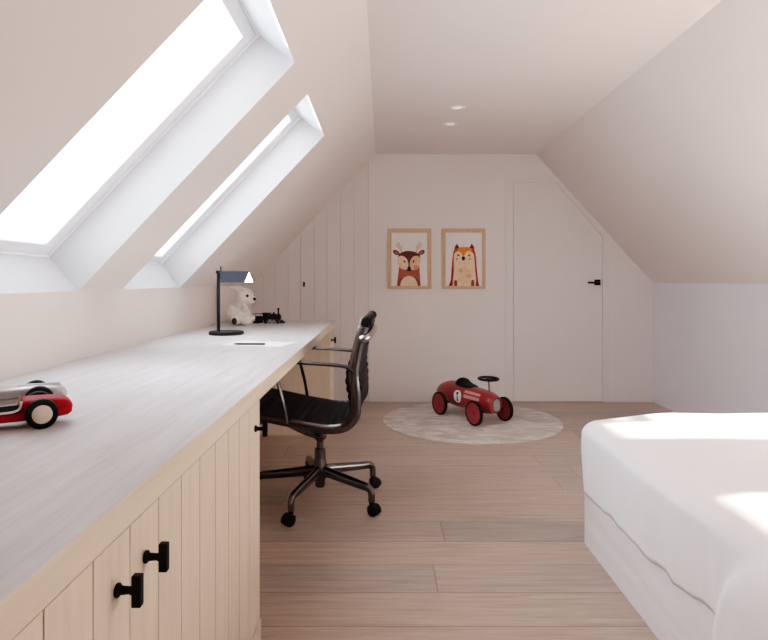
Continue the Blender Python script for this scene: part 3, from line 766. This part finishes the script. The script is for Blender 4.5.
def deer(A):
    for sgn, f in ((1, lambda x: x), (-1, lambda x: 450-x)):
        A.stroke([(f(158), 262), (f(146), 225), (f(122), 160)], 15, (222, 186, 160)); A.stroke([(f(150), 238), (f(157), 190)], 12, (222, 186, 160)); A.stroke([(f(134), 205), (f(98), 182)], 11, (222, 186, 160)); A.stroke([(f(146), 230), (f(112), 208)], 10, (222, 190, 165))
    A.poly([(110, 578)]+sm([(112, 575), (120, 500), (130, 420), (136, 370), (170, 330), (280, 330), (318, 370), (326, 440), (332, 520), (334, 575)])+[(334, 578)], (166, 84, 66))
    A.poly([(112, 578), (116, 530), (150, 500), (300, 500), (330, 535), (334, 578)], (140, 62, 52))
    A.ell(225, 578, 82, 98, (226, 198, 172), 0, 0, 180)
    A.ell(106, 260, 34, 21, (92, 48, 44), 30); A.ell(108, 262, 22, 12, (168, 96, 96), 30)
    A.ell(343, 260, 34, 21, (92, 48, 44), -30); A.ell(341, 262, 22, 12, (168, 96, 96), -30)
    A.poly(sm([(120, 300), (145, 265), (190, 247), (235, 245), (290, 258), (325, 285), (332, 320), (318, 390), (262, 428), (225, 436), (190, 428), (135, 390), (118, 340), (120, 300)], 4)[:-1], (96, 50, 34))
    A.poly(sm([(117, 310), (140, 292), (178, 296), (210, 330), (219, 380), (205, 418), (180, 422), (138, 398), (118, 350), (117, 310)], 4)[:-1], (236, 196, 166))
    A.poly(sm([(331, 310), (308, 292), (270, 296), (240, 330), (232, 380), (246, 418), (270, 424), (316, 398), (330, 350), (331, 310)], 4)[:-1], (232, 182, 150))
    A.ell(290, 400, 26, 22, (214, 140, 110))
    A.ell(227, 412, 17, 24, (34, 18, 18)); A.ell(183, 344, 8, 11, (40, 26, 22)); A.ell(269, 343, 8, 11, (40, 26, 22))
def fox(A):
    A.poly([(150, 250), (156, 205), (178, 175), (205, 222)], (196, 84, 52)); A.poly([(160, 232), (166, 205), (180, 180), (200, 220)], (74, 36, 52))
    A.poly([(345, 250), (340, 205), (317, 175), (290, 222)], (196, 84, 52)); A.poly([(334, 232), (330, 205), (316, 180), (297, 220)], (74, 36, 52))
    A.poly([(98, 578)]+sm([(100, 575), (120, 520), (128, 400), (138, 290), (152, 238), (190, 214), (245, 208), (305, 214), (342, 238), (356, 300), (366, 420), (378, 530), (388, 575)])+[(390, 578)], (190, 66, 48))
    A.poly([(98, 578), (120, 520), (128, 400), (148, 400), (148, 578)], (150, 36, 44)); A.poly([(390, 578), (376, 530), (364, 400), (346, 400), (346, 578)], (150, 36, 44))
    A.poly(sm([(175, 240), (200, 214), (245, 208), (295, 214), (320, 240), (262, 262), (240, 290), (225, 262), (175, 240)], 4)[:-1], (226, 130, 52))
    A.poly(sm([(148, 330), (150, 280), (175, 250), (212, 256), (240, 292), (266, 256), (300, 246), (330, 268), (342, 330), (350, 430), (358, 520), (352, 578)], 4)+[(138, 578)]+sm([(138, 578), (140, 520), (148, 430), (148, 330)], 4)[:-1], (236, 200, 168))
    A.ell(245, 470, 70, 80, (230, 190, 156)); A.ell(215, 430, 22, 18, (214, 164, 126)); A.ell(290, 480, 24, 20, (228, 160, 138))
    A.ell(238, 314, 17, 20, (58, 26, 26)); A.ell(190, 285, 10, 9, (58, 66, 60)); A.ell(291, 287, 10, 9, (58, 66, 60)); A.ell(177, 320, 10, 8, (150, 132, 116)); A.ell(298, 320, 10, 8, (150, 132, 116))
    A.poly([(150, 578), (150, 530), (158, 518), (172, 518), (180, 530), (180, 578)], (134, 72, 48)); A.poly([(310, 578), (310, 530), (318, 516), (332, 516), (340, 530), (340, 578)], (134, 72, 48))
picture('oak framed print of a deer on the back wall', 387.8, 431.2, 391.4, 427.5, deer, (385, 225, 9.42))
picture('oak framed print of a fox on the back wall', 441.7, 485.2, 445.3, 481.8, fox, (438, 225, 9.42))

# ------------------------------------------------------------------ bed
BX0, BX1, BY0, BY1 = .80, 2.305, .32, 2.42
bd = thing('bed', 'low whitewashed oak bed against the right wall under a white duvet', 'bed', ((BX0+BX1)/2, (BY0+BY1)/2, 0))
T = Matrix.Translation(-bd.location)
m = MB(); m.box(BX0, BX0+.03, BY0, BY1, 0, .27); m.box(BX1-.03, BX1, BY0, BY1, 0, .27); m.box(BX0+.03, BX1-.03, BY1-.03, BY1, 0, .27); m.box(BX0+.03, BX1-.03, BY0, BY0+.03, 0, .27); m.box(BX0+.03, BX1-.03, BY0+.03, BY1-.03, .20, .25)
o = m.build('bed_base', W['bedwood'], bd, bevel=.003); o.data.transform(T)
m = MB(); m.box(BX0+.035, BX1-.035, BY0+.04, BY1-.05, .25, .47); o = m.build('mattress', W['mattress'], bd, bevel=.03); o.data.transform(T)
def duvet():
    x0, x1, y0, y1, z0, z1, rad = .783, 2.308, .30, 2.436, .215, .522, .055
    nx, ny, nz = 72, 150, 22
    bm = bmesh.new(); cache = {}
    def shape(i, j, k):
        p = Vector((x0+(x1-x0)*i/nx, y0+(y1-y0)*j/ny, z0+(z1-z0)*k/nz))
        q = Vector((min(max(p.x, x0+rad), x1-rad), min(max(p.y, y0+rad), y1-rad), min(p.z, z1-rad)))
        d = p-q
        if d.length > 1e-6: p = q+d.normalized()*rad*max(abs(d.x), abs(d.y), abs(d.z))/rad
        f = (p.z-z0)/(z1-z0)
        # puffy top, creased sides, wavy hem
        nlow = noise.noise(Vector((p.x*1.7+3, p.y*1.5, 1.3))); nmid = noise.noise(Vector((p.x*4.1, p.y*3.3, 7.7)))
        if f > .75: p.z += (f-.75)*4*(.016*nlow+.006*nmid)
        yt = 1.395-.17*f*f; lobe = sstep(yt+.03, yt-.03, p.y)
        if f > .5: p.z -= (f-.5)*2*.038*math.exp(-(p.x-x0)/.18)
        if f > .6: p.z += .034*sstep(1.37, 1.20, p.y)*(f-.6)*2.5*sstep(x0-.03, x0+.14, p.x)
        if p.x < x0+.3:
            side = sstep(x0+.12, x0, p.x)
            fold = noise.noise(Vector((p.y*7.0, p.z*2.5, 4.2)))*.013+noise.noise(Vector((p.y*17, p.z*1.5, 9)))*.006
            p.x += side*(fold*(1.15-f)-.006*math.sin(PI*f)+lobe*(-.050+.11*max(0, f-.62)**1.4))
            p.z += side*(1-f)*(.010*noise.noise(Vector((p.y*9, 2, 1)))+.007*noise.noise(Vector((p.y*21, 2, 6)))+.010*noise.noise(Vector((p.y*3.1, 5, 1)))+.02*sstep(2.4, 1.5, p.y)-.09*lobe)
        if p.y > y1-.2:
            side = sstep(y1-.08, y1, p.y); p.y += side*.006*noise.noise(Vector((p.x*8, p.z*3, 2)))
        return p
    def V(i, j, k):
        key = (i, j, k)
        if key not in cache: cache[key] = bm.verts.new(shape(i, j, k))
        return cache[key]
    for i in range(nx):
        for j in range(ny): bm.faces.new((V(i, j, nz), V(i+1, j, nz), V(i+1, j+1, nz), V(i, j+1, nz)))
    for k in range(nz):
        for j in range(ny):
            bm.faces.new((V(0, j, k), V(0, j, k+1), V(0, j+1, k+1), V(0, j+1, k))); bm.faces.new((V(nx, j, k), V(nx, j+1, k), V(nx, j+1, k+1), V(nx, j, k+1)))
        for i in range(nx):
            bm.faces.new((V(i, 0, k), V(i+1, 0, k), V(i+1, 0, k+1), V(i, 0, k+1))); bm.faces.new((V(i, ny, k), V(i, ny, k+1), V(i+1, ny, k+1), V(i+1, ny, k)))
    bmesh.ops.recalc_face_normals(bm, faces=bm.faces[:])
    me = bpy.data.meshes.new('duvet'); bm.to_mesh(me); bm.free(); me.materials.append(W['duvet'])
    me.polygons.foreach_set('use_smooth', [True]*len(me.polygons))
    o = bpy.data.objects.new('duvet', me); COL.objects.link(o)
    sd_ = o.modifiers.new('thick', 'SOLIDIFY'); sd_.thickness = .010; sd_.offset = -1
    tag(o, 'puffy white duvet draped over the bed and lit by sun patches', 'duvet')
duvet()

# ------------------------------------------------------------------ light and camera
w = bpy.data.worlds.new('sky'); SC.world = w; w.use_nodes = True
bg = w.node_tree.nodes['Background']; bg.inputs[0].default_value = (.90, .95, 1.0, 1); bg.inputs[1].default_value = 5.0
_N, _L = w.node_tree.nodes, w.node_tree.links      # hazy bright sky, brighter around the sun
_g = _N.new('ShaderNodeTexCoord'); _d = _N.new('ShaderNodeVectorMath'); _d.operation = 'DOT_PRODUCT'
_L.new(_g.outputs['Generated'], _d.inputs[0]); _d.inputs[1].default_value = Vector((-.9, -.08, .38)).normalized()
_r = _N.new('ShaderNodeMapRange'); _r.interpolation_type = 'SMOOTHSTEP'
_r.inputs['From Min'].default_value = .2; _r.inputs['From Max'].default_value = .98; _r.inputs['To Min'].default_value = 1.9; _r.inputs['To Max'].default_value = 6.6
_L.new(_d.outputs['Value'], _r.inputs['Value']); _L.new(_r.outputs[0], bg.inputs[1])
def lamp(name, kind, loc, rot=None, **k):
    d = bpy.data.lights.new(name, kind); o = bpy.data.objects.new(name, d); COL.objects.link(o); o.location = loc
    if rot is not None: o.rotation_euler = rot
    for a, v in k.items(): setattr(d, a, v)
    return o
sun = lamp('sun', 'SUN', (-6, 5, 4), energy=36.0, angle=math.radians(1.6), color=(1.0, .86, .72))
sun.rotation_euler = Vector((2.1, -.60, -.695)).to_track_quat('-Z', 'Y').to_euler()
for i, (a, b) in enumerate(SKY):      # sky portals in the skylight openings (they only guide the sampling of the sky)
    p = lamp('sky_portal', 'AREA', S(STOP/2, (a+b)/2, .30), shape='RECTANGLE', size=1.14, size_y=.74)
    X = Vector((ux, 0, uz)); Z = Vector((-uz, 0, ux)); Y = Z.cross(X)
    p.rotation_euler = Matrix((X, Y, Z)).transposed().to_euler(); p.data.cycles.is_portal = True

cam = bpy.data.cameras.new('camera'); co = bpy.data.objects.new('camera', cam); COL.objects.link(co)
co.location = (0, 0, EYE); co.rotation_euler = (PI/2, 0, 0)
cam.sensor_width = 36; cam.lens = 36*610/768; cam.shift_x = 1.4/768; cam.shift_y = -40/768; cam.clip_start = .05
SC.camera = co
VS = SC.view_settings; VS.view_transform = 'Standard'; VS.look = 'None'; VS.exposure = 0; VS.gamma = 1
VS.use_curve_mapping = True; CM = VS.curve_mapping; WL = 2.4            # soft highlight shoulder
CM.white_level = (WL, WL, WL); CM.extend = 'HORIZONTAL'; CV = CM.curves[3]
for a, b in ((.010, .009), (.03, .040), (.06, .098), (.10, .175), (.17, .292), (.25, .400), (.40, .545), (.60, .69), (.85, .85), (1.25, .985), (1.6, 1.0)): CV.points.new(a/WL, b)
CV.points[0].location = (0, 0); CV.points[-1].location = (1, 1); CM.update()
cy = SC.cycles; cy.use_denoising = True; cy.max_bounces = 14; cy.diffuse_bounces = 8; cy.glossy_bounces = 4; cy.transparent_max_bounces = 8; cy.sample_clamp_indirect = 8
